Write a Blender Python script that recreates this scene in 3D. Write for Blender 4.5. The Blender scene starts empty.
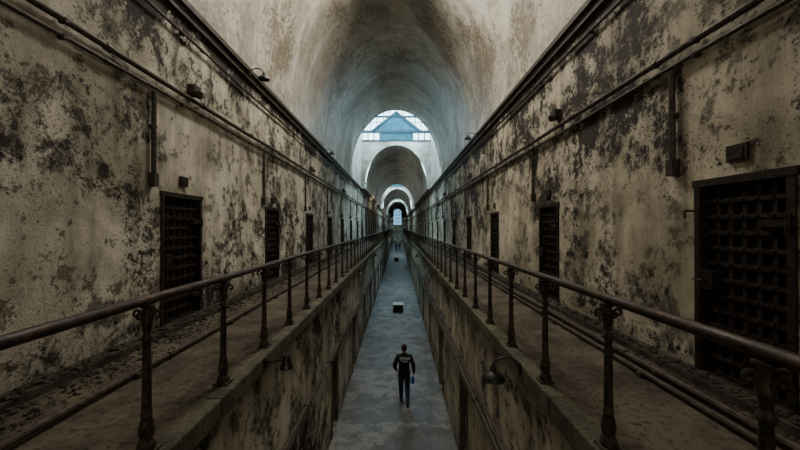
import bpy, bmesh, math, random
from mathutils import Vector, Matrix, noise as mnoise
random.seed(7)
C = bpy.context.scene.collection
XC=-0.15; WL=-3.4; WR=3.05; HW=(WR-WL)/2; XM=(WR+WL)/2
EL=-1.53; ER=1.32; LL=-1.64; LR=1.40; ZF=-3.75; SP=5.1; YB=-7.0; YE=114.0

# ---------------------------------------------------------------- mesh builder
class MB:
    def __init__(s): s.v=[]; s.f=[]
    def quad(s,a,b,c,d):
        n=len(s.v); s.v+= [tuple(a),tuple(b),tuple(c),tuple(d)]; s.f.append((n,n+1,n+2,n+3))
    def tri(s,a,b,c):
        n=len(s.v); s.v+=[tuple(a),tuple(b),tuple(c)]; s.f.append((n,n+1,n+2))
    def box(s,x0,x1,y0,y1,z0,z1):
        if x0>x1:x0,x1=x1,x0
        n=len(s.v)
        s.v+=[(x0,y0,z0),(x1,y0,z0),(x1,y1,z0),(x0,y1,z0),(x0,y0,z1),(x1,y0,z1),(x1,y1,z1),(x0,y1,z1)]
        for f in ((0,3,2,1),(4,5,6,7),(0,1,5,4),(1,2,6,5),(2,3,7,6),(3,0,4,7)): s.f.append(tuple(n+i for i in f))
    def bar(s,p,q,w,h):
        p=Vector(p);q=Vector(q);d=(q-p).normalized()
        up=Vector((0,0,1)) if abs(d.z)<.95 else Vector((0,1,0))
        a=d.cross(up).normalized();b=a.cross(d).normalized();n=len(s.v)
        for c in (p,q):
            for i,j in((-1,-1),(1,-1),(1,1),(-1,1)): s.v.append(tuple(c+a*i*w/2+b*j*h/2))
        for f in ((0,3,2,1),(4,5,6,7),(0,1,5,4),(1,2,6,5),(2,3,7,6),(3,0,4,7)): s.f.append(tuple(n+i for i in f))
    def tube(s,pts,r,seg=10,cap=True):
        pts=[Vector(p) for p in pts]; n0=len(s.v); m=len(pts)
        rr=r if isinstance(r,(list,tuple)) else [r]*m
        pa=None
        for i,p in enumerate(pts):
            d=(pts[min(i+1,m-1)]-pts[max(i-1,0)]).normalized()
            if pa is None:
                up=Vector((0,0,1)) if abs(d.z)<.9 else Vector((0,1,0))
                a=d.cross(up).normalized()
            else:
                a=(pa-d*pa.dot(d)).normalized()
            pa=a; b=a.cross(d)
            for k in range(seg):
                t=2*math.pi*k/seg; s.v.append(tuple(p+(a*math.cos(t)+b*math.sin(t))*rr[i]))
        for i in range(m-1):
            for k in range(seg):
                k2=(k+1)%seg
                s.f.append((n0+i*seg+k,n0+i*seg+k2,n0+(i+1)*seg+k2,n0+(i+1)*seg+k))
        if cap:
            s.f.append(tuple(n0+k for k in range(seg))[::-1]); s.f.append(tuple(n0+(m-1)*seg+k for k in range(seg)))
    def lathe(s,prof,c,seg=12,cap=True):
        n0=len(s.v)
        for r,z in prof:
            for k in range(seg):
                t=2*math.pi*k/seg+math.pi/seg; s.v.append((c[0]+r*math.cos(t),c[1]+r*math.sin(t),c[2]+z))
        for i in range(len(prof)-1):
            for k in range(seg):
                k2=(k+1)%seg; s.f.append((n0+i*seg+k,n0+i*seg+k2,n0+(i+1)*seg+k2,n0+(i+1)*seg+k))
        if cap:
            s.f.append(tuple(n0+k for k in range(seg))[::-1]); s.f.append(tuple(n0+(len(prof)-1)*seg+k for k in range(seg)))
    def mesh(s,name,mat,smooth=False):
        me=bpy.data.meshes.new(name); me.from_pydata(s.v,[],s.f); me.update()
        if mat: me.materials.append(mat)
        if smooth:
            for p in me.polygons: p.use_smooth=True
            try: me.set_sharp_from_angle(angle=math.radians(40))
            except Exception: pass
        return me
    def obj(s,name,mat,smooth=False,parent=None):
        o=bpy.data.objects.new(name,s.mesh(name,mat,smooth)); C.objects.link(o)
        if parent: o.parent=parent
        return o
def empty(name,loc=(0,0,0),rz=0):
    e=bpy.data.objects.new(name,None); e.location=loc; e.rotation_euler=(0,0,rz); C.objects.link(e); return e

# ---------------------------------------------------------------- materials
class NT:
    def __init__(s,name):
        s.m=bpy.data.materials.new(name); s.m.use_nodes=True; s.t=s.m.node_tree; s.b=s.t.nodes['Principled BSDF']
        s.co=s.t.nodes.new('ShaderNodeTexCoord').outputs['Object']
    def n(s,t,**k):
        x=s.t.nodes.new(t)
        for a,b in k.items(): setattr(x,a,b)
        return x
    def l(s,a,b): s.t.links.new(a,b)
    def mapping(s,sc):
        x=s.n('ShaderNodeMapping'); x.inputs['Scale'].default_value=sc; s.l(s.co,x.inputs['Vector']); return x.outputs[0]
    def noise(s,scale,detail=6,rough=.6,vec=None,dist=0):
        x=s.n('ShaderNodeTexNoise'); x.inputs['Scale'].default_value=scale; x.inputs['Detail'].default_value=detail
        x.inputs['Roughness'].default_value=rough; x.inputs['Distortion'].default_value=dist
        s.l(vec if vec else s.co,x.inputs['Vector']); return x.outputs['Fac']
    def math(s,op,a,b=0.0,clamp=False):
        x=s.n('ShaderNodeMath',operation=op); x.use_clamp=clamp
        for i,v in enumerate((a,b)):
            if isinstance(v,(int,float)): x.inputs[i].default_value=v
            else: s.l(v,x.inputs[i])
        return x.outputs[0]
    def ramp(s,f,a,b,va=0,vb=1):
        x=s.n('ShaderNodeMapRange'); x.inputs['From Min'].default_value=a; x.inputs['From Max'].default_value=b
        x.inputs['To Min'].default_value=va; x.inputs['To Max'].default_value=vb; x.clamp=True
        s.l(f,x.inputs['Value']); return x.outputs[0]
    def mix(s,f,a,b):
        x=s.n('ShaderNodeMix',data_type='RGBA')
        if isinstance(f,(int,float)): x.inputs[0].default_value=f
        else: s.l(f,x.inputs[0])
        for i,v in ((6,a),(7,b)):
            if isinstance(v,tuple): x.inputs[i].default_value=(*v,1)
            else: s.l(v,x.inputs[i])
        return x.outputs[2]
    def mul(s,f,a,b):
        x=s.n('ShaderNodeMix',data_type='RGBA',blend_type='MULTIPLY')
        if isinstance(f,(int,float)): x.inputs[0].default_value=f
        else: s.l(f,x.inputs[0])
        s.l(a,x.inputs[6]); x.inputs[7].default_value=(*b,1); return x.outputs[2]
    def bump(s,h,st=.6,d=.02):
        x=s.n('ShaderNodeBump'); x.inputs['Strength'].default_value=st; x.inputs['Distance'].default_value=d
        s.l(h,x.inputs['Height']); s.l(x.outputs[0],s.b.inputs['Normal'])
    def fin(s,col,rough=.85,metal=0,spec=.3):
        if isinstance(col,tuple): s.b.inputs['Base Color'].default_value=(*col,1)
        else: s.l(col,s.b.inputs['Base Color'])
        if isinstance(rough,(int,float)): s.b.inputs['Roughness'].default_value=rough
        else: s.l(rough,s.b.inputs['Roughness'])
        s.b.inputs['Metallic'].default_value=metal; s.b.inputs['Specular IOR Level'].default_value=spec
        return s.m

def peeling(name,bias,hi,lo,tint):
    """old paint flaking off masonry; hi/lo = extra peel above/below door height"""
    t=NT(name)
    sep=t.n('ShaderNodeSeparateXYZ'); t.l(t.co,sep.inputs[0]); z=sep.outputs['Z']
    big=t.noise(.55,3,.6,dist=.5); mid=t.noise(2.8,7,.70,dist=.2); fine=t.noise(9,7,.84,dist=.1); tiny=t.noise(34,4,.75)
    zh=t.ramp(z,1.6,2.8,0,hi); zl=t.math('MULTIPLY',t.ramp(z,1.3,.1,0,lo),t.ramp(z,-.9,0.0,.2,1))
    zt=t.ramp(z,4.25,4.8,0,.20)
    a=t.math('ADD',t.math('MULTIPLY',t.math('SUBTRACT',big,.5),.80),t.math('ADD',zh,t.math('ADD',zl,zt)))
    a=t.math('ADD',a,t.math('MULTIPLY',t.math('SUBTRACT',mid,.5),.60))
    f=t.math('ADD',fine,t.math('ADD',a,bias))
    m1=t.ramp(f,.560,.575)                       # flakes right through
    rim=t.math('MULTIPLY',t.ramp(f,.520,.555),t.ramp(f,.570,.560))   # curled paler rim of each flake
    m3=t.ramp(t.math('ADD',tiny,t.math('MULTIPLY',t.math('ADD',a,bias),.6)),.55,.60)   # pepper of small chips
    m2=t.ramp(t.math('ADD',t.math('ADD',mid,t.math('MULTIPLY',t.math('SUBTRACT',fine,.5),.9)),t.math('ADD',t.math('MULTIPLY',a,.7),bias)),.52,.56) # under coat
    strv=t.mapping((1.6,1.6,.18)); streak=t.noise(2.2,4,.6,vec=strv)
    cream=t.mix(t.ramp(mid,.35,.65),tint[0],tint[1])
    cream=t.mix(t.ramp(streak,.46,.66,0,.65),cream,tint[2])
    under=t.mix(t.ramp(tiny,.35,.65),(.12,.097,.068),(.30,.26,.195))
    c=t.mix(t.math('MULTIPLY',m2,.85),cream,under)
    c=t.mix(t.math('MULTIPLY',m3,.8),c,(.065,.050,.036))
    c=t.mix(t.math('MULTIPLY',rim,.45),c,tint[0])
    dark=t.mix(t.ramp(tiny,.3,.7),(.012,.009,.006),(.065,.045,.030))
    c=t.mix(m1,c,dark)
    grime=t.noise(.8,5,.6,dist=.6)
    c=t.mul(t.ramp(grime,.42,.60,0,.8),c,(.42,.40,.34))
    rs=t.noise(3.5,4,.6,vec=t.mapping((1,1,.12)))
    c=t.mul(t.math('MULTIPLY',t.ramp(rs,.56,.68,0,.6),t.ramp(big,.40,.55)),c,(.42,.33,.24))   # rust runs
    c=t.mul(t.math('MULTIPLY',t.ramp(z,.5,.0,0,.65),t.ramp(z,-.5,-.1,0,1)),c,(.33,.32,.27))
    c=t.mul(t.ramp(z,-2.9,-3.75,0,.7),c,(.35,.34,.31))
    h=t.math('ADD',t.math('MULTIPLY',m1,-1.0),t.math('ADD',t.math('MULTIPLY',m2,-.35),t.math('ADD',t.math('MULTIPLY',m3,-.3),t.math('MULTIPLY',tiny,.5))))
    t.bump(h,1.0,.035)
    return t.fin(c,.74,0,.4)
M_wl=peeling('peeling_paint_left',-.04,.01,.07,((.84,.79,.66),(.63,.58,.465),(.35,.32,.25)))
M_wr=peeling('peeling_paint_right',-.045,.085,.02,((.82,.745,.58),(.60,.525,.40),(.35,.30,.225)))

def m_vault():
    t=NT('vault_plaster')
    big=t.noise(.35,4,.6,dist=.5); mid=t.noise(1.6,6,.6); fine=t.noise(9,7,.75)
    rings=t.noise(.8,3,.5,vec=t.mapping((.12,1.0,.12)),dist=.6)
    c=t.mix(t.ramp(big,.35,.65),(.72,.70,.62),(.50,.46,.38))
    c=t.mix(t.ramp(rings,.5,.54,0,.5),c,(.33,.30,.24))
    c=t.mix(t.ramp(mid,.47,.58,0,.55),c,(.28,.24,.18))
    c=t.mix(t.ramp(t.math('ADD',fine,t.math('MULTIPLY',t.math('SUBTRACT',big,.5),.9)),.55,.58,0,.75),c,(.15,.115,.08))
    t.bump(t.math('ADD',t.math('MULTIPLY',mid,1.0),t.math('MULTIPLY',fine,.4)),.8,.08)
    return t.fin(c,.40,0,.5)
M_v=m_vault()
def m_floor():
    t=NT('worn_concrete')
    big=t.noise(.8,6,.6,dist=.5); f=t.noise(11,7,.7); md=t.noise(2.2,7,.65,dist=.3)
    vo=t.n('ShaderNodeTexVoronoi'); vo.distance='CHEBYCHEV'; t.l(t.mapping((.75,.5,.5)),vo.inputs['Vector']); vo.inputs['Scale'].default_value=1.0; vo.inputs['Randomness'].default_value=.55
    sl=t.n('ShaderNodeSeparateColor'); t.l(vo.outputs['Color'],sl.inputs[0])
    c=t.mix(sl.outputs[0],(.085,.087,.082),(.20,.20,.185))
    c=t.mix(t.ramp(big,.5,.56,0,.65),c,(.25,.245,.225))
    c=t.mix(t.ramp(md,.48,.58,0,.8),c,(.060,.061,.058))
    c=t.mix(t.ramp(f,.52,.68,0,.65),c,(.035,.034,.031))
    t.bump(t.math('ADD',f,big),.4,.015)
    return t.fin(c,t.ramp(big,.3,.7,.36,.68),0,.4)
M_f=m_floor()
def m_dirt(name,a,b,d,sc=1.0):
    t=NT(name); n1=t.noise(1.3*sc,8,.65,dist=.3); n2=t.noise(14*sc,7,.75)
    c=t.mix(t.ramp(n1,.40,.60),a,b); c=t.mix(t.ramp(n2,.5,.64,0,.85),c,d)
    t.bump(t.math('ADD',n1,t.math('MULTIPLY',n2,.7)),.9,.025); return t.fin(c,.88,0,.25)
M_walk=m_dirt('dusty_walkway',(.15,.122,.09),(.058,.048,.036),(.018,.015,.011))
M_edge=m_dirt('mossy_slab_edge',(.16,.15,.105),(.075,.072,.052),(.025,.023,.016),2)
M_rub=m_dirt('plaster_debris',(.036,.033,.026),(.085,.074,.056),(.012,.010,.008),4)
def m_iron(name,a,b,r=.45,metal=.4):
    t=NT(name); n=t.noise(18,8,.7); n2=t.noise(4,6,.6)
    c=t.mix(t.ramp(n,.45,.62),a,b); t.bump(n,.5,.005); return t.fin(c,t.ramp(n2,.3,.7,r-.1,r+.2),metal,.45)
M_iron=m_iron('painted_cast_iron',(.022,.019,.014),(.095,.062,.036),.55,.1)
M_rail=m_iron('worn_handrail',(.022,.015,.011),(.10,.050,.027),.55,.1)
M_door=m_iron('rusted_strap_iron',(.014,.010,.008),(.060,.034,.021),.55)
M_back=m_dirt('blackened_oak',(.012,.010,.008),(.02,.016,.012),(.006,.005,.004),3)
M_pipe=m_iron('rusty_conduit',(.038,.027,.020),(.095,.068,.046),.6,.15)
M_plank=m_dirt('weathered_boards',(.20,.18,.145),(.11,.095,.075),(.04,.033,.026),2)
M_grey=m_dirt('grey_painted_boards',(.15,.148,.135),(.08,.078,.07),(.035,.033,.03),2)
M_blue=m_dirt('blue_painted_metal',(.05,.15,.20),(.035,.105,.145),(.02,.055,.075),.8)
M_bar=m_dirt('glazing_bar_paint',(.05,.09,.105),(.035,.06,.07),(.02,.035,.04),1)
M_shade=m_iron('enamel_shade',(.02,.022,.02),(.045,.04,.035),.35)
def glass(name,col):
    m=bpy.data.materials.new(name); m.use_nodes=True
    _t=m.node_tree; _t.nodes.clear()
    _o=_t.nodes.new('ShaderNodeOutputMaterial'); _m=_t.nodes.new('ShaderNodeMixShader'); _a=_t.nodes.new('ShaderNodeBsdfTransparent'); _g=_t.nodes.new('ShaderNodeBsdfGlossy')
    _n=_t.nodes.new('ShaderNodeTexNoise'); _n.inputs['Scale'].default_value=1.5
    _r=_t.nodes.new('ShaderNodeMapRange'); _r.inputs['To Min'].default_value=.02; _r.inputs['To Max'].default_value=.12; _t.links.new(_n.outputs['Fac'],_r.inputs['Value'])
    _a.inputs[0].default_value=(*col,1); _g.inputs['Roughness'].default_value=.15
    _t.links.new(_r.outputs[0],_m.inputs[0]); _t.links.new(_a.outputs[0],_m.inputs[1]); _t.links.new(_g.outputs[0],_m.inputs[2]); _t.links.new(_m.outputs[0],_o.inputs[0])
    return m
M_glassy=glass('dusty_glass',(.82,.92,.97)); M_gable_glass=glass('grimy_glass',(.30,.36,.39)); M_glass_dim=glass('frosted_glass',(.028,.050,.068))

# ---------------------------------------------------------------- layout
RD=[3.2+4.07*i for i in range(-1,27)]
LD=[5.7+4.05*i for i in range(-2,26)]
BAYS=[(26.0,34.0),(65.0,73.0),(99.0,106.0)]
def openings(ds,w,zt): return [(d-w/2,d+w/2,0.03,zt) for d in ds]
def wall(mb,x,s,y0,y1,z0,z1,ops,depth):
    ys=sorted(set([y0,y1]+[o[0] for o in ops]+[o[1] for o in ops])); zs=sorted(set([z0,z1]+[o[2] for o in ops]+[o[3] for o in ops]))
    for i in range(len(ys)-1):
        for j in range(len(zs)-1):
            ym=(ys[i]+ys[i+1])/2; zm=(zs[j]+zs[j+1])/2
            if any(o[0]<ym<o[1] and o[2]<zm<o[3] for o in ops): continue
            q=[(x,ys[i],zs[j]),(x,ys[i+1],zs[j]),(x,ys[i+1],zs[j+1]),(x,ys[i],zs[j+1])]
            mb.quad(*(q if s<0 else q[::-1]))
    X=x+s*depth
    for a,b,c,d in ops:
        mb.quad((x,a,c),(X,a,c),(X,a,d),(x,a,d)); mb.quad((x,b,c),(x,b,d),(X,b,d),(X,b,c))
        mb.quad((x,a,d),(X,a,d),(X,b,d),(x,b,d)); mb.quad((x,a,c),(x,b,c),(X,b,c),(X,a,c))
        mb.quad((X,a,c),(X,b,c),(X,b,d),(X,a,d))
RDv=[d for d in RD if YB+1<d<YE-1]; LDv=[d for d in LD if YB+1<d<YE-1]
HL,HR=1.95,1.90; WDL,WDR=1.0,.88
def lops(ds,w): return [(d-w/2,d+w/2,ZF+.02,-1.85) for d in ds]
mb=MB(); wall(mb,WL,-1,YB,YE,0,SP+.05,openings(LDv,WDL,HL+.03),.45); wall(mb,LL,-1,YB,YE,ZF,-.1,lops([d-.4 for d in LDv],.85),.35); mb.obj('wall_left',M_wl)
mb=MB(); wall(mb,WR,1,YB,YE,0,SP+.05,openings(RDv,WDR,HR+.03),.45); wall(mb,LR,1,YB,YE,ZF,-.1,lops([d+.4 for d in RDv],.85),.35); mb.obj('wall_right',M_wr)
# walkways
for nm,x0,x1,s in(('walkway_left',WL,EL,1),('walkway_right',WR,ER,-1)):
    e=empty(nm)
    mb=MB(); mb.box(x0-s*.4,x1-s*.16,YB,YE,-.16,0); mb.obj('slab',M_walk,parent=e)
    mb=MB()
    y=YB
    while y<YE:
        L=2.03; mb.box(x1-s*.16,x1,y+.004,min(y+L,YE)-.004,-.17,.012+random.uniform(-.004,.004)); y+=L
    o=mb.obj('edge_stones',M_edge,parent=e); b=o.modifiers.new('bev','BEVEL'); b.width=.015; b.segments=2
mb=MB(); mb.box(LL-.4,LR+.4,YB,YE,ZF-.2,ZF); mb.obj('floor',M_f)
# vaults
def arc(hw,rise,n=28):
    return [(XM+hw*math.cos(math.pi*(1-k/n)),SP+rise*math.sin(math.pi*(1-k/n))**.92) for k in range(n+1)]
def vault(mb,y0,y1,hw,rise,step=.5):
    A=arc(hw,rise); ny=max(1,int((y1-y0)/step)); 
    base=len(mb.v)
    for i in range(ny+1):
        y=y0+(y1-y0)*i/ny
        endf=min(1,(y-y0)/1.5,(y1-y)/1.5)
        for (x,z) in A:
            d=0.09*mnoise.noise(Vector((x*.5,y*.5,z*.5)))+.13*mnoise.noise(Vector((x*.08,y*.75,3.3)))*endf
            edge = d*min(1,(z-SP)/1.2)
            dv=Vector((x-XM,0,z-SP)); 
            if dv.length>0: dv.normalize()
            mb.v.append((x+dv.x*edge,y,z+dv.z*edge))
    m=len(A)
    for i in range(ny):
        for k in range(m-1):
            a=base+i*m+k; mb.f.append((a,a+1,a+m+1,a+m))
    if hw<HW-.01:
        for sx in(-1,1):
            xa=XM+sx*HW*1.001; xb=XM+sx*hw; mb.quad((xa,y0,SP),(xb,y0,SP),(xb,y1,SP),(xa,y1,SP))
mb=MB()
R1=4.9
vs=[(YB,BAYS[0][0],HW,R1),(BAYS[0][1],BAYS[1][0],HW-.3,4.15),(BAYS[1][1],BAYS[2][0],HW-.3,4.15),(BAYS[2][1],YE,HW-.3,4.0)]
for a in vs: vault(mb,*a)
mb.obj('ceiling',M_v,True)
# end walls of each skylit bay with arched opening
def archwall(name,y,hw,rise,ztop,mat):
    mb=MB(); A=arc(hw,rise,40)
    for i in range(40):
        (xa,za),(xb,zb)=A[i],A[i+1]
        mb.quad((xa,y,za),(xb,y,zb),(xb,y,ztop),(xa,y,ztop))
    mb.quad((WL,y,SP),(XM-hw,y,SP),(XM-hw,y,ztop),(WL,y,ztop)); mb.quad((XM+hw,y,SP),(WR,y,SP),(WR,y,ztop),(XM+hw,y,ztop))
    return mb.obj(name,mat)
for i,(y0,y1) in enumerate(BAYS):
    R0=[R1,4.15,4.15][i]; H0=[HW,HW-.3,HW-.3][i]; R2=[4.15,4.15,4.0][i]
    archwall('wall_bay_near',y0,H0-.001,R0-.06,10.6,M_v)
    archwall('wall_bay_far',y1,HW-.3,R2-.03,9.7,M_v)
    # archivolt
    mb=MB(); A=arc(HW-.3,R2-.04,40); B=arc(HW-.02,R2+.3,40)
    for k in range(40):
        (xa,za),(xb,zb)=A[k],A[k+1]; (xc,zc),(xd,zd)=B[k],B[k+1]
        yo=y1-.14
        mb.quad((xa,yo,za),(xb,yo,zb),(xd,yo,zd),(xc,yo,zc)); mb.quad((xa,yo,za),(xb,yo,zb),(xb,y1+.02,zb),(xa,y1+.02,za)); mb.quad((xc,yo,zc),(xd,yo,zd),(xd,y1,zd),(xc,y1,zc))
    mb.obj('trim_archivolt',M_v,True)
    mb=MB(); mb.quad((WL,y0,SP),(WL,y1,SP),(WL,y1,10.6),(WL,y0,10.6)); mb.quad((WR,y0,SP),(WR,y1,SP),(WR,y1,10.6),(WR,y0,10.6)); mb.obj('wall_bay_sides',M_v)
    # glazed end + roof
    w=empty('window_%d'%(i+1))
    mb=MB(); yb=y1
    for sx in(-1,1):
        for k in range(4):
            x=XM+sx*(1.55+k*.56); mb.box(x-.05,x+.05,yb-.05,yb+.05,9.7,10.4)
    mb.box(WL,WR,yb-.12,yb+.1,10.38,10.62); mb.box(WL,WR,yb-.1,yb+.1,9.62,9.72)
    for sx in(-1,1): mb.bar((XM+sx*2.35,yb-.1,10.5),(XM,yb-.1,12.35),.14,.16)
    for k in range(-5,6):
        x=XM+k*.6; zt=14.2-abs(x-XM)*1.05; mb.box(x-.03,x+.03,yb-.03,yb+.03,10.5,zt)
    for z in(11.4,12.6):
        mb.box(XM-3.2,XM+3.2,yb-.025,yb+.025,z-.03,z+.03)
    n=8
    for k in range(n+1):
        y=y0+(y1-y0)*k/n
        for sx in(-1,1): mb.bar((XM+sx*HW,y,10.6),(XM,y,14.1),.07,.12)
    for f in(0.0,.33,.66,1.0):
        for sx in(-1,1):
            x=XM+sx*HW*(1-f); z=10.6+3.5*f; mb.bar((x,y0,z),(x,y1,z),.08,.1)
    mb.bar((WL,y0+4,10.7),(WR,y0+4,10.7),.1,.16)
    mb.obj('glazing_bars',M_bar,parent=w)
    mb=MB(); mb.box(XM-1.5,XM+1.5,yb-.04,yb+.04,9.7,10.4)
    mb.tri((XM-2.3,yb-.04,10.55),(XM+2.3,yb-.04,10.55),(XM,yb-.04,12.3)); mb.obj('gable_panel',M_blue,parent=w)
    mb=MB()
    for sx in(-1,1): mb.quad((XM+sx*HW,y0,10.6),(XM,y0,14.1),(XM,y1,14.1),(XM+sx*HW,y1,10.6))
    mb.obj('glass',M_glassy,parent=w)
    mb=MB()
    mb.quad((WL,yb+.02,9.7),(WR,yb+.02,9.7),(WR,yb+.02,10.6),(WL,yb+.02,10.6)); mb.tri((WL,yb+.02,10.6),(WR,yb+.02,10.6),(XM,yb+.02,14.1))
    mb.obj('gable_glass',M_gable_glass,parent=w)
    mb=MB(); mb.tri((WL,y0,10.6),(WR,y0,10.6),(XM,y0,14.1)); mb.obj('gable_near',M_blue,parent=w)
    L=bpy.data.lights.new('portal','AREA'); L.shape='RECTANGLE'; L.size=2*HW-.1; L.size_y=y1-y0-.1; L.cycles.is_portal=True
    o=bpy.data.objects.new('sky_portal',L); o.location=(XM,(y0+y1)/2,10.55); C.objects.link(o); o.parent=None
# back and far walls
mb=MB(); mb.quad((WL-.6,YB,ZF),(WR+.6,YB,ZF),(WR+.6,YB,10.2),(WL-.6,YB,10.2)); mb.obj('wall_back',M_wl)
mb=MB(); wz0,wz1,ww=2.2,6.0,1.2
mb.quad((WL,YE,ZF),(XM-ww,YE,ZF),(XM-ww,YE,9.4),(WL,YE,9.4)); mb.quad((XM+ww,YE,ZF),(WR,YE,ZF),(WR,YE,9.4),(XM+ww,YE,9.4))
mb.quad((XM-ww,YE,ZF),(XM+ww,YE,ZF),(XM+ww,YE,wz0),(XM-ww,YE,wz0))
N=16
for k in range(N):
    a=math.pi*k/N;b=math.pi*(k+1)/N
    mb.quad((XM-ww*math.cos(a),YE,wz1+ww*math.sin(a)),(XM-ww*math.cos(b),YE,wz1+ww*math.sin(b)),(XM-ww*math.cos(b),YE,9.4),(XM-ww*math.cos(a),YE,9.4))
mb.obj('wall_far',M_wl)
w4=empty('window_4')
mb=MB()
for x in(-.6,0,.6): mb.box(XM+x-.05,XM+x+.05,YE-.05,YE+.05,wz0,wz1+1.0)
for z in(3.2,4.2,5.2,6.0): mb.box(XM-ww,XM+ww,YE-.05,YE+.05,z-.05,z+.05)
mb.obj('glazing_bars',M_bar,parent=w4)
mb=MB(); mb.quad((XM-ww,YE+.06,wz0),(XM+ww,YE+.06,wz0),(XM+ww,YE+.06,wz1+ww),(XM-ww,YE+.06,wz1+ww)); mb.obj('glass',M_glass_dim,parent=w4)

# ---------------------------------------------------------------- trims / pipes
for i,(x,s) in enumerate(((WL,1),(WR,-1))):
    mb=MB(); mb.box(x-s*.02,x+s*.07,YB,YE,4.80,4.93); mb.box(x-s*.02,x+s*.13,YB,YE,4.93,5.02); mb.obj('trim_%d'%(i+1),M_pipe)
    mb=MB(); mb.box(x,x+s*.22,YB,YE,0,.07); mb.obj('baseboard_'+('left','right')[i],M_rub)
def runpipe(name,x,z,r,s,brk=2.0,mat=M_pipe,off=.05,y1=YE,floor=False):
    mb=MB(); pts=[]; y=YB+.1
    while y<y1: pts.append((x+random.uniform(-.006,.006),y,z+random.uniform(-.012,.012))); y+=1.5
    mb.tube(pts,r,8)
    y=YB+.6
    while y<y1-1:
        if floor: mb.box(x-.05,x+.05,y-.03,y+.03,0,z)
        else: mb.box(x+s*r,x-s*off,y-.02,y+.02,z-.025,z+.025)
        mb.tube([(x,y+.5,z),(x,y+.58,z)],r*1.35,8)
        y+=brk
    return mb.obj(name,mat,True)
runpipe('electrical_conduit',WL+.07,3.56,.035,1); runpipe('electrical_conduit',WL+.06,3.40,.022,1)
runpipe('electrical_conduit',WL+.06,4.50,.022,1)
runpipe('electrical_conduit',WR-.07,3.38,.035,-1); runpipe('electrical_conduit',WR-.06,3.24,.022,-1)
runpipe('electrical_conduit',WR-.06,4.55,.025,-1)
runpipe('heating_pipe',WL+.80,.05,.028,1,floor=True,mat=M_pipe)
runpipe('heating_pipe',WR-.60,.05,.026,-1,floor=True); runpipe('heating_pipe',WR-.45,.06,.03,-1,floor=True)
runpipe('water_pipe',LL+.08,-1.55,.035,1); runpipe('water_pipe',LR-.08,-1.45,.04,-1); runpipe('water_pipe',LR-.07,-1.25,.022,-1)
def dropper(x,s,y,zt,zb):
    mb=MB(); mb.tube([(x+s*.05,y,zt),(x+s*.05,y,zb+.08)],.032,8); mb.box(x+s*.002,x+s*.09,y-.05,y+.05,zb-.06,zb+.12); mb.box(x+s*.002,x+s*.07,y-.045,y+.045,zt-.5,zt-.46)
    mb.obj('vertical_conduit',M_iron,True)
for d in LDv:
    if d<60: dropper(WL,1,d-.75,3.36,2.12)
for d in RDv:
    if d<60: dropper(WR,-1,d+.72,3.20,2.12)
def jbox(x,s,y,z):
    mb=MB(); mb.box(x+s*.002,x+s*.12,y-.09,y+.09,z-.07,z+.09); mb.lathe([(.05,0),(.07,-.03),(.055,-.1),(.02,-.12)],(x+s*.14,y,z),10); mb.obj('junction_box',M_iron,True)
for y in(5.9,13.9,22): jbox(WL,1,y,3.72)
for y in(6.8,14.9,23): jbox(WR,-1,y,3.62)

# ---------------------------------------------------------------- railings
def railing(x,ys,s):
    e=empty('guard_railing')
    mb=MB()
    pts=[(x,YB+.2,1.015)]
    y=YB+1.2
    while y<YE-1: pts.append((x+random.uniform(-.004,.004),y,1.015+random.uniform(-.004,.004))); y+=1.04
    mb.tube(pts,.032,14)
    mb.obj('handrail',M_rail,True,e)
    mb=MB()
    for y in ys:
        near=y<14; seg=14 if near else 8
        mb.box(x-.065,x+.065,y-.065,y+.065,.012,.03)
        prof=[(.055,.03),(.058,.06),(.045,.085),(.036,.10),(.044,.13),(.047,.17),(.040,.21),(.031,.24),(.037,.255),(.031,.27),(.030,.32),(.026,.62),(.023,.74),(.034,.755),(.034,.775),(.022,.79),(.022,.82),(.030,.85),(.032,.87),(.022,.89),(.022,.925),(.024,.945),(.022,.96),(.022,.985)]
        mb.lathe(prof,(x,y,0),seg)
        if near:
            for ax,ay in((0,-1),(0,1),(-1,0),(1,0)):
                # spiral volute: rises from the shaft, flares out and curls under
                pts=[(x+ax*.018,y+ay*.018,.81),(x+ax*.026,y+ay*.026,.86),(x+ax*.034,y+ay*.034,.90)]
                for k in range(17):
                    t=math.pi-k/16*math.pi*1.9; r=.030*(1-.62*k/16)
                    pts.append((x+ax*(.068+r*math.cos(t)),y+ay*(.068+r*math.cos(t)),.922+r*math.sin(t)))
                mb.tube(pts,.0095,6)
            mb.lathe([(.03,0),(.045,.010),(.045,.022)],(x,y,.962),10)
    mb.obj('cast_iron_posts',M_iron,True,e)
    return e
railing(-1.665,[2.40+1.045*k for k in range(-5,104)],1)
railing(1.42,[2.43+1.045*k for k in range(-6,104)],-1)

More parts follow.
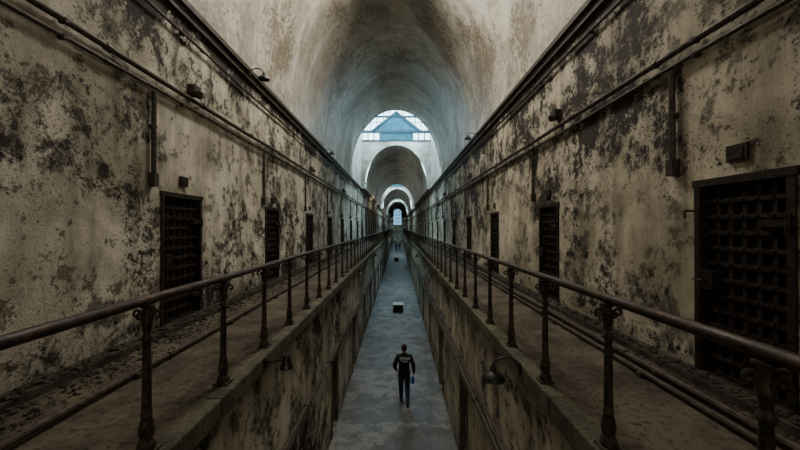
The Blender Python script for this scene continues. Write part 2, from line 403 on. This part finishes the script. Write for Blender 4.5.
# ---------------------------------------------------------------- cell doors
def cell_door_meshes(w,h,tag):
    hw=w/2
    f=MB()
    f.box(-.10,.02,-hw-.03,-hw+.035,0,h+.03); f.box(-.10,.02,hw-.035,hw+.03,0,h+.03); f.box(-.10,.025,-hw-.05,hw+.05,h-.03,h+.04); f.box(-.1,.02,-hw,hw,0,.045)
    g=MB()
    nx,nz=6,12
    a,b=-hw+.045,hw-.045; z0,z1=.06,h-.03
    for i in range(nx+1):
        y=a+(b-a)*i/nx; g.box(-.062,-.045,y-.02,y+.02,z0,z1)
    for j in range(nz+1):
        z=z0+(z1-z0)*j/nz; g.box(-.045,-.03,a-.02,b+.02,z-.02,z+.02)
        for i in range(nx+1):
            y=a+(b-a)*i/nx; g.tube([(-.03,y,z),(-.018,y,z),(-.012,y,z)],[.014,.012,.004],6)
    for z in(.35,h-.4):
        g.box(-.04,.03,hw-.25,hw+.03,z-.03,z+.03); g.tube([(.035,hw-.01,z-.07),(.035,hw-.01,z+.07)],.018,8)
    g.box(-.04,.03,-hw+.05,-hw+.19,h*.5-.09,h*.5+.09); g.tube([(.03,-hw+.12,h*.5),(.07,-hw+.12,h*.5),(.07,-hw+.02,h*.5)],.012,6)
    g.tube([(.0,-hw-.05,h*.86),(.10,-hw-.05,h*.86),(.10,-hw-.05,h*.82)],.012,6)
    k=MB(); k.box(-.11,-.065,-hw+.03,hw-.03,.04,h-.02)
    p=MB(); p.box(0.002,.03,-.10,.10,h+.16,h+.31); p.box(.03,.036,-.07,.07,h+.18,h+.29)
    return (f.mesh('frame'+tag,M_door),g.mesh('strap_lattice'+tag,M_door),k.mesh('leaf'+tag,M_back),p.mesh('number_plaque'+tag,M_door))
ML=cell_door_meshes(WDL,HL,''); MR=cell_door_meshes(WDR,HR,'_r')
def place(meshes,x,y,z,rz,name,names):
    e=empty(name,(x,y,z),rz)
    for m,n in zip(meshes,names):
        o=bpy.data.objects.new(n,m); C.objects.link(o); o.parent=e
for d in LDv: place(ML,WL,d,.03,0,'cell_door',('frame','strap_lattice','leaf','number_plaque'))
for d in RDv: place(MR,WR,d,.03,math.pi,'cell_door',('frame','strap_lattice','leaf','number_plaque'))
f=MB(); w=.85; h=1.88
f.box(-.12,.02,-w/2-.05,-w/2+.04,0,h+.04); f.box(-.12,.02,w/2-.04,w/2+.05,0,h+.04); f.box(-.12,.025,-w/2-.06,w/2+.06,h-.03,h+.07)
g=MB()
for k in range(5):
    y=-w/2+.05+k*.152; g.box(-.13,-.09,y,y+.144,.02,h-.03)
for z in(.3,.95,1.6): g.box(-.09,-.07,-w/2+.05,w/2-.05,z-.05,z+.05)
mf=f.mesh('pframe',M_plank); mg=g.mesh('pplanks',M_back); mg2=g.mesh('pplanks_grey',M_grey)
for i,d in enumerate(LDv): place((mf,mg2 if i%2 else mg),LL,d-.4,ZF+.02,0,'plank_door',('frame','planks'))
for i,d in enumerate(RDv): place((mf,mg if i%2 else mg2),LR,d+.4,ZF+.02,math.pi,'plank_door',('frame','planks'))

# ---------------------------------------------------------------- lamps
def barn_lamp(x,s,y,z,reach=.27,r=.13,drop=.0):
    mb=MB()
    mb.box(x+s*.001,x+s*.03,y-.05,y+.05,z-.05,z+.07)
    pts=[]
    for k in range(11):
        t=math.pi*k/10; pts.append((x+s*(.02+reach*.5*(1-math.cos(t))),y,z+.10*math.sin(t)+(.02 if k<10 else 0)))
    mb.tube(pts,.012,8)
    X=x+s*(.02+reach)
    mb.lathe([(.022,.03),(.03,0),(.035,-.03),(r*.55,-.05),(r*.9,-.085),(r,-.12),(r*.97,-.122),(r*.85,-.088),(r*.5,-.056),(.02,-.04)],(X,y,z),20,False)
    mb.lathe([(.01,-.04),(.028,-.06),(.034,-.09),(.024,-.12),(.004,-.13)],(X,y,z),10)
    mb.obj('barn_lamp',M_shade,True)
for y in(3.9,12,20,28): barn_lamp(ER,-1,y,-.03)
for y in(12.3,20.5): barn_lamp(EL,1,y,-.03,.22,.10)
for y in(7.9,16,): barn_lamp(WL+.13,1,y,4.86,.3,.13)
for y in(13.4,): barn_lamp(WR-.13,-1,y,4.9,.3,.13)
mb=MB(); y=4.15; mb.box(EL+.001,EL+.03,y-.04,y+.04,-.1,0.0); mb.bar((EL+.02,y,-.05),(EL+.2,y,-.03),.02,.02)
mb.lathe([(.03,.05),(.045,.02),(.05,-.03),(.075,-.09),(.08,-.10),(.06,-.085)],(EL+.25,y,-.02),14); mb.obj('flood_lamp',M_shade,True)

# ---------------------------------------------------------------- debris
def rubble(name,xa,xb,y0,y1,n,smax,z=0,mat=M_rub,pw=1.8):
    mb=MB()
    ico=[(-.53,0,.85),(.53,0,.85),(-.53,0,-.85),(.53,0,-.85),(0,.85,.53),(0,.85,-.53),(0,-.85,.53),(0,-.85,-.53),(.85,.53,0),(-.85,.53,0),(.85,-.53,0),(-.85,-.53,0)]
    fc=[(0,4,1),(0,9,4),(9,5,4),(4,5,8),(4,8,1),(8,10,1),(8,3,10),(5,3,8),(5,2,3),(2,7,3),(7,10,3),(7,6,10),(7,11,6),(11,0,6),(0,1,6),(6,1,10),(9,0,11),(9,11,2),(9,2,5),(7,2,11)]
    for i in range(n):
        u=random.random()**pw; x=xa+(xb-xa)*u; y=y0+(y1-y0)*random.random()**1.3
        sc=random.uniform(.008,smax)*(1.15-u*.8); fl=random.uniform(.2,.7); rz=random.random()*6.28; n0=len(mb.v)
        zz=z+(.07 if min(abs(x-WL),abs(x-WR))<.21 else 0)
        for v in ico:
            j=random.uniform(.6,1.3); a,b,c=v[0]*sc*j,v[1]*sc*j*.7,v[2]*sc*fl*j
            mb.v.append((x+a*math.cos(rz)-b*math.sin(rz),y+a*math.sin(rz)+b*math.cos(rz),zz+max(c+sc*fl*.6,0)))
        for q in fc: mb.f.append(tuple(n0+k for k in q))
    mb.obj(name,mat)
rubble('plaster_rubble',WL+.09,WL+.70,1,30,5200,.045,.0,pw=1.4)
rubble('plaster_rubble',WR-.09,WR-.38,.8,30,3000,.038,.0,pw=1.4)
rubble('plaster_rubble',EL-.2,WL+.88,.8,20,500,.012,pw=1)
rubble('plaster_rubble',ER+.2,WR-.68,.8,20,500,.012,pw=1)

# ---------------------------------------------------------------- floor crate
def crate(x,y,w,d,h):
    e=empty('wooden_crate',(x,y,ZF))
    mb=MB()
    for i in(-1,1):
        for j in(-1,1): mb.box(i*w/2-.03*(i+1),i*w/2+.03*(1-i),j*d/2-.03*(j+1),j*d/2+.03*(1-j),0,h)
    n=4
    for k in range(n):
        z=.03+k*(h-.06)/n
        mb.box(-w/2+.002,w/2-.002,-d/2-.018,-d/2,z,z+(h-.06)/n-.012); mb.box(-w/2+.002,w/2-.002,d/2,d/2+.018,z,z+(h-.06)/n-.012)
        mb.box(-w/2-.018,-w/2,-d/2,d/2,z,z+(h-.06)/n-.012); mb.box(w/2,w/2+.018,-d/2,d/2,z,z+(h-.06)/n-.012)
    mb.obj('slats',M_back,parent=e)
    mb=MB(); mb.box(-w/2-.03,w/2+.03,-d/2-.03,d/2+.03,h,h+.03)
    t=NT('pale_board'); m=t.fin(t.mix(t.ramp(t.noise(6,6),.4,.6),(.50,.51,.50),(.4,.41,.4)),.6); mb.obj('lid',m,parent=e)
crate(.0,22.5,.58,.7,.45); crate(-.25,55,.6,.7,.6)

# ---------------------------------------------------------------- people
def simple(name,col,r=.8,sc=40):
    t=NT(name); n=t.noise(sc,4,.6); t.bump(n,.3,.004); return t.fin(t.mix(n,col,tuple(c*.7 for c in col)),r)
M_skin=simple('skin',(.42,.25,.17),.55); M_hair=simple('dark_hair',(.012,.009,.007),.6,90); M_shoe=simple('black_shoe',(.012,.012,.013),.5)
M_white=simple('white_print',(.7,.7,.7),.7)
def skin_obj(name,verts,edges,root,sub=2):
    me=bpy.data.meshes.new(name); me.from_pydata([v[0] for v in verts],edges,[]); me.update()
    o=bpy.data.objects.new(name,me); C.objects.link(o)
    sk=o.modifiers.new('skin','SKIN'); sk.use_smooth_shade=True
    for i,v in enumerate(verts):
        r=v[1]; r=r if isinstance(r,tuple) else (r,r)
        me.skin_vertices[0].data[i].radius=r; me.skin_vertices[0].data[i].use_root=(i==root)
    ss=o.modifiers.new('sub','SUBSURF'); ss.levels=sub; ss.render_levels=sub
    dg=bpy.context.evaluated_depsgraph_get(); dg.update()
    nm=bpy.data.meshes.new_from_object(o.evaluated_get(dg)); o.modifiers.clear(); o.data=nm
    for p in nm.polygons: p.use_smooth=True
    return o
def person(loc,jacket,trouser,rz=0,bag=True,label=True,scale=1.0,st=.20):
    e=empty('walking_man',loc,rz); e.scale=(scale,)*3
    MJ=simple('jacket_fabric',jacket,.85); MT=simple('trouser_fabric',trouser,.85)
    V=[((0,0,.95),(.160,.12)),((0,-.005,1.10),(.165,.12)),((0,-.01,1.27),(.19,.125)),((0,-.01,1.40),(.175,.11)),((0,.0,1.485),(.08,.07)),((0,.012,1.56),(.055,.055)),
       ((.185,-.01,1.405),(.085,.085)),((.275,-.06,1.16),(.068,.068)),((.285,.04,.93),(.042,.042)),((.288,.06,.87),(.026,.034)),
       ((-.185,-.01,1.405),(.085,.085)),((-.29,-.07,1.17),(.068,.068)),((-.235,.08,.98),(.042,.042)),((-.225,.105,.925),(.026,.034)),
       ((.09,.0,.86),(.11,.115)),((.098,.045-st*.1,.50),(.078,.08)),((.10,-st*.9,.12),(.055,.06)),((.10,-st*.9,.07),(.05,.052)),
       ((-.09,.0,.86),(.11,.115)),((-.09,.11,.50),(.078,.08)),((-.088,st,.12),(.055,.06)),((-.088,st,.07),(.05,.052))]
    E=[(0,1),(1,2),(2,3),(3,4),(4,5),(3,6),(6,7),(7,8),(8,9),(3,10),(10,11),(11,12),(12,13),(0,14),(14,15),(15,16),(16,17),(0,18),(18,19),(19,20),(20,21)]
    b=skin_obj('body',V,E,0); b.parent=e
    for m in(MJ,MT,M_skin): b.data.materials.append(m)
    for p in b.data.polygons:
        c=p.center; k=0
        if c.z>1.525: k=2
        elif abs(c.x)>.2 and c.z>.5 and ((c.x>0 and c.z<.915) or (c.x<0 and c.z<.965)): k=2
        elif c.z<.90: k=1
        p.material_index=k
    mb=MB(); mb.lathe([(.170,-.03),(.178,.0),(.176,.05),(.155,.09)],(0,0,.87),24,False)
    for i,v in enumerate(mb.v): mb.v[i]=(v[0]*1.02,v[1]*.80,v[2])
    mb.obj('jacket_hem',MJ,True,e)
    mb=MB(); mb.lathe([(.085,0),(.082,.03),(.07,.055),(.06,.05)],(0,-.005,1.475),20,False); mb.obj('collar',MJ,True,e)
    for sx,px,py,pz in((1,.288,.062,.855),(-1,-.224,.108,.905)):
        V=[((px,py,pz+.03),(.020,.034)),((px,py+.004,pz-.015),(.017,.038))]; E=[(0,1)]
        h=skin_obj('palm',V,E,0); h.data.materials.append(M_skin); h.parent=e
        for i,(dy,L) in enumerate(((.030,.072),(.010,.082),(-.010,.076),(-.029,.058))):
            bx=px; by=py+dy; bz=pz-.03
            V=[((bx,by,bz+.01),.0095),((bx-sx*.004,by+.004,bz-L*.45),.009),((bx-sx*.02,by+.006,bz-L*.78),.0082),((bx-sx*.036,by+.006,bz-L*.95),.007)]
            f=skin_obj('finger_%d'%(i+1),V,[(0,1),(1,2),(2,3)],0,1); f.data.materials.append(M_skin); f.parent=e
        V=[((px-sx*.004,py+.03,pz+.015),.012),((px-sx*.012,py+.052,pz-.012),.0105),((px-sx*.02,py+.058,pz-.045),.0085)]
        f=skin_obj('thumb',V,[(0,1),(1,2)],0,1); f.data.materials.append(M_skin); f.parent=e
    for x,y,pitch in((.10,-st*.9,.18),(-.088,st,0)):
        V=[((x,y-.055,.045),(.040,.042)),((x,y,.055),(.044,.05)),((x,y+.09,.042),(.043,.032)),((x,y+.165,.034),(.036,.024))]
        f=skin_obj('shoe',V,[(0,1),(1,2),(2,3)],1); f.data.materials.append(M_shoe); f.parent=e
    bm=bmesh.new(); bmesh.ops.create_uvsphere(bm,u_segments=28,v_segments=20,radius=1)
    for v in bm.verts:
        x,y,z=v.co
        w=.078*(1-.28*max(0,-z)**1.4); d=.098
        X=x*w; Y=y*d*(1-.12*max(0,-z)); Z=z*.118
        if y>.3 and z<-.5: Y+=.012
        if y>0: Y-= .010*math.exp(-((abs(x)-.38)/.18)**2-((z+.02)/.14)**2)
        if y>.5: Y+= .022*math.exp(-(x/.13)**2-((z+.22)/.16)**2)
        if y>.5: Y+= .006*math.exp(-(x/.25)**2-((z+.5)/.07)**2)
        v.co=(X,Y,Z)
    hm=bpy.data.meshes.new('head'); bm.to_mesh(hm); bm.free(); hm.materials.append(M_skin)
    for p in hm.polygons: p.use_smooth=True
    hd=bpy.data.objects.new('head',hm); C.objects.link(hd); hd.parent=e; hd.location=(0,.025,1.645)
    bm=bmesh.new(); bmesh.ops.create_uvsphere(bm,u_segments=28,v_segments=20,radius=1)
    dl=[v for v in bm.verts if (v.co.z< .45 and v.co.y>.35) or v.co.z<-.55]
    bmesh.ops.delete(bm,geom=dl,context='VERTS')
    for v in bm.verts:
        x,y,z=v.co; n=1+.05*mnoise.noise(v.co*4); v.co=(x*.086*n*(1-.15*max(0,-z)),y*.108*n,z*.128*n)
    hm=bpy.data.meshes.new('hair'); bm.to_mesh(hm); bm.free(); hm.materials.append(M_hair)
    for p in hm.polygons: p.use_smooth=True
    hr=bpy.data.objects.new('hair',hm); C.objects.link(hr); hr.parent=e; hr.location=(0,.02,1.65)
    for sx in(-1,1):
        mb=MB(); mb.lathe([(.004,-.03),(.012,-.022),(.016,0),(.018,.018),(.008,.03)],(0,0,0),10)
        for i,v in enumerate(mb.v): mb.v[i]=(v[0]*.6+sx*.082,v[1]*1.1+.02,v[2]+1.64)
        mb.obj('ear',M_skin,True,e)
        mb=MB(); mb.lathe([(.002,-.010),(.008,-.006),(.010,0),(.008,.006),(.002,.010)],(sx*.03,.105,1.645),10); mb.obj('eye',M_white,True,e)
    mb=MB(); mb.tube([(-.022,.112,1.585),(0,.118,1.586),(.022,.112,1.585)],.004,6); mb.obj('mouth',M_skin,True,e)
    if label:
        for txt,sz,z in(('CREW',.11,1.345),('TOURS',.06,1.28)):
            cu=bpy.data.curves.new('t','FONT'); cu.body=txt; cu.size=sz; cu.align_x='CENTER'; cu.extrude=.012
            o=bpy.data.objects.new('back_print',cu); C.objects.link(o)
            dg=bpy.context.evaluated_depsgraph_get(); dg.update(); me=bpy.data.meshes.new_from_object(o.evaluated_get(dg)); bpy.data.objects.remove(o)
            me.materials.append(M_white); o=bpy.data.objects.new('back_print',me); C.objects.link(o); o.parent=e
            o.rotation_euler=(math.pi/2,0,0); o.location=(0.02,-.130,z)
    if bag:
        mbm=simple('blue_nylon',(.010,.07,.50),.6)
        mb=MB(); w=.05
        prof=[(-.05,.77),(-.055,.63),(-.04,.60),(.07,.60),(.085,.63),(.08,.77)]
        n=len(prof)
        for s2 in(-1,1):
            for (y,z) in prof: mb.v.append((.255+s2*(w if z<.65 else .042),y+.05,z))
        mb.f+=[tuple(range(n)),tuple(range(n,2*n))[::-1]]+[(i,i+n,(i+1)%n+n,(i+1)%n) for i in range(n)]
        mb.tube([(.255,.01,.765),(.268,.035,.785),(.272,.065,.799),(.268,.095,.785),(.255,.12,.765)],.007,8)
        mb.obj('tote_bag',mbm,False,e)
    return e
person((.18,10.7,ZF),(.010,.011,.014),(.020,.034,.080))
person((-.35,78,ZF),(.03,.03,.04),(.02,.02,.03),bag=False,label=False)
person((.35,82,ZF),(.10,.03,.03),(.02,.02,.03),rz=math.pi,bag=False,label=False)

# ---------------------------------------------------------------- light
w=bpy.data.worlds.new('sky'); bpy.context.scene.world=w; w.use_nodes=True
bg=w.node_tree.nodes['Background']; bg.inputs[0].default_value=(.60,.80,.92,1); bg.inputs[1].default_value=18
def area(name,loc,rot,sx,sy,p,col):
    L=bpy.data.lights.new(name,'AREA'); L.shape='RECTANGLE'; L.size=sx; L.size_y=sy; L.energy=p; L.color=col
    o=bpy.data.objects.new(name,L); o.location=loc; o.rotation_euler=rot; C.objects.link(o); return o
def point(name,loc,p,col,r=.12):
    L=bpy.data.lights.new(name,'POINT'); L.energy=p; L.color=col; L.shadow_soft_size=r
    o=bpy.data.objects.new(name,L); o.location=loc; C.objects.link(o)
area('crown_fill_light',(XM,9.4,9.6),(0,0,0),1.5,5.6,600,(1,.93,.80))  # added fill under the unbroken crown, out of view; brightens the near walls
area('rear_fill_light',(XM,-6.8,5.0),(math.radians(96),0,0),4,4,150,(1,.93,.80))  # added fill behind the camera to lift the vault; that wall is solid
for y in(45,56): point('vault_fill_light',(WL+.6,y,4.9),50,(1,.84,.62))  # added fill points to brighten the second vault; no lamps stand here
for y in(80,92): point('vault_fill_light',(WL+.6,y,4.9),50,(1,.84,.62))  # same added fill for the third vault, no lamps modelled

# ---------------------------------------------------------------- camera
cd=bpy.data.cameras.new('cam'); cd.sensor_width=36; cd.lens=16.2; cd.clip_end=400
cam=bpy.data.objects.new('camera',cd); C.objects.link(cam); cam.location=(0,0,1.5)
cam.rotation_euler=(math.radians(90+.32),0,math.radians(-.3)); bpy.context.scene.camera=cam
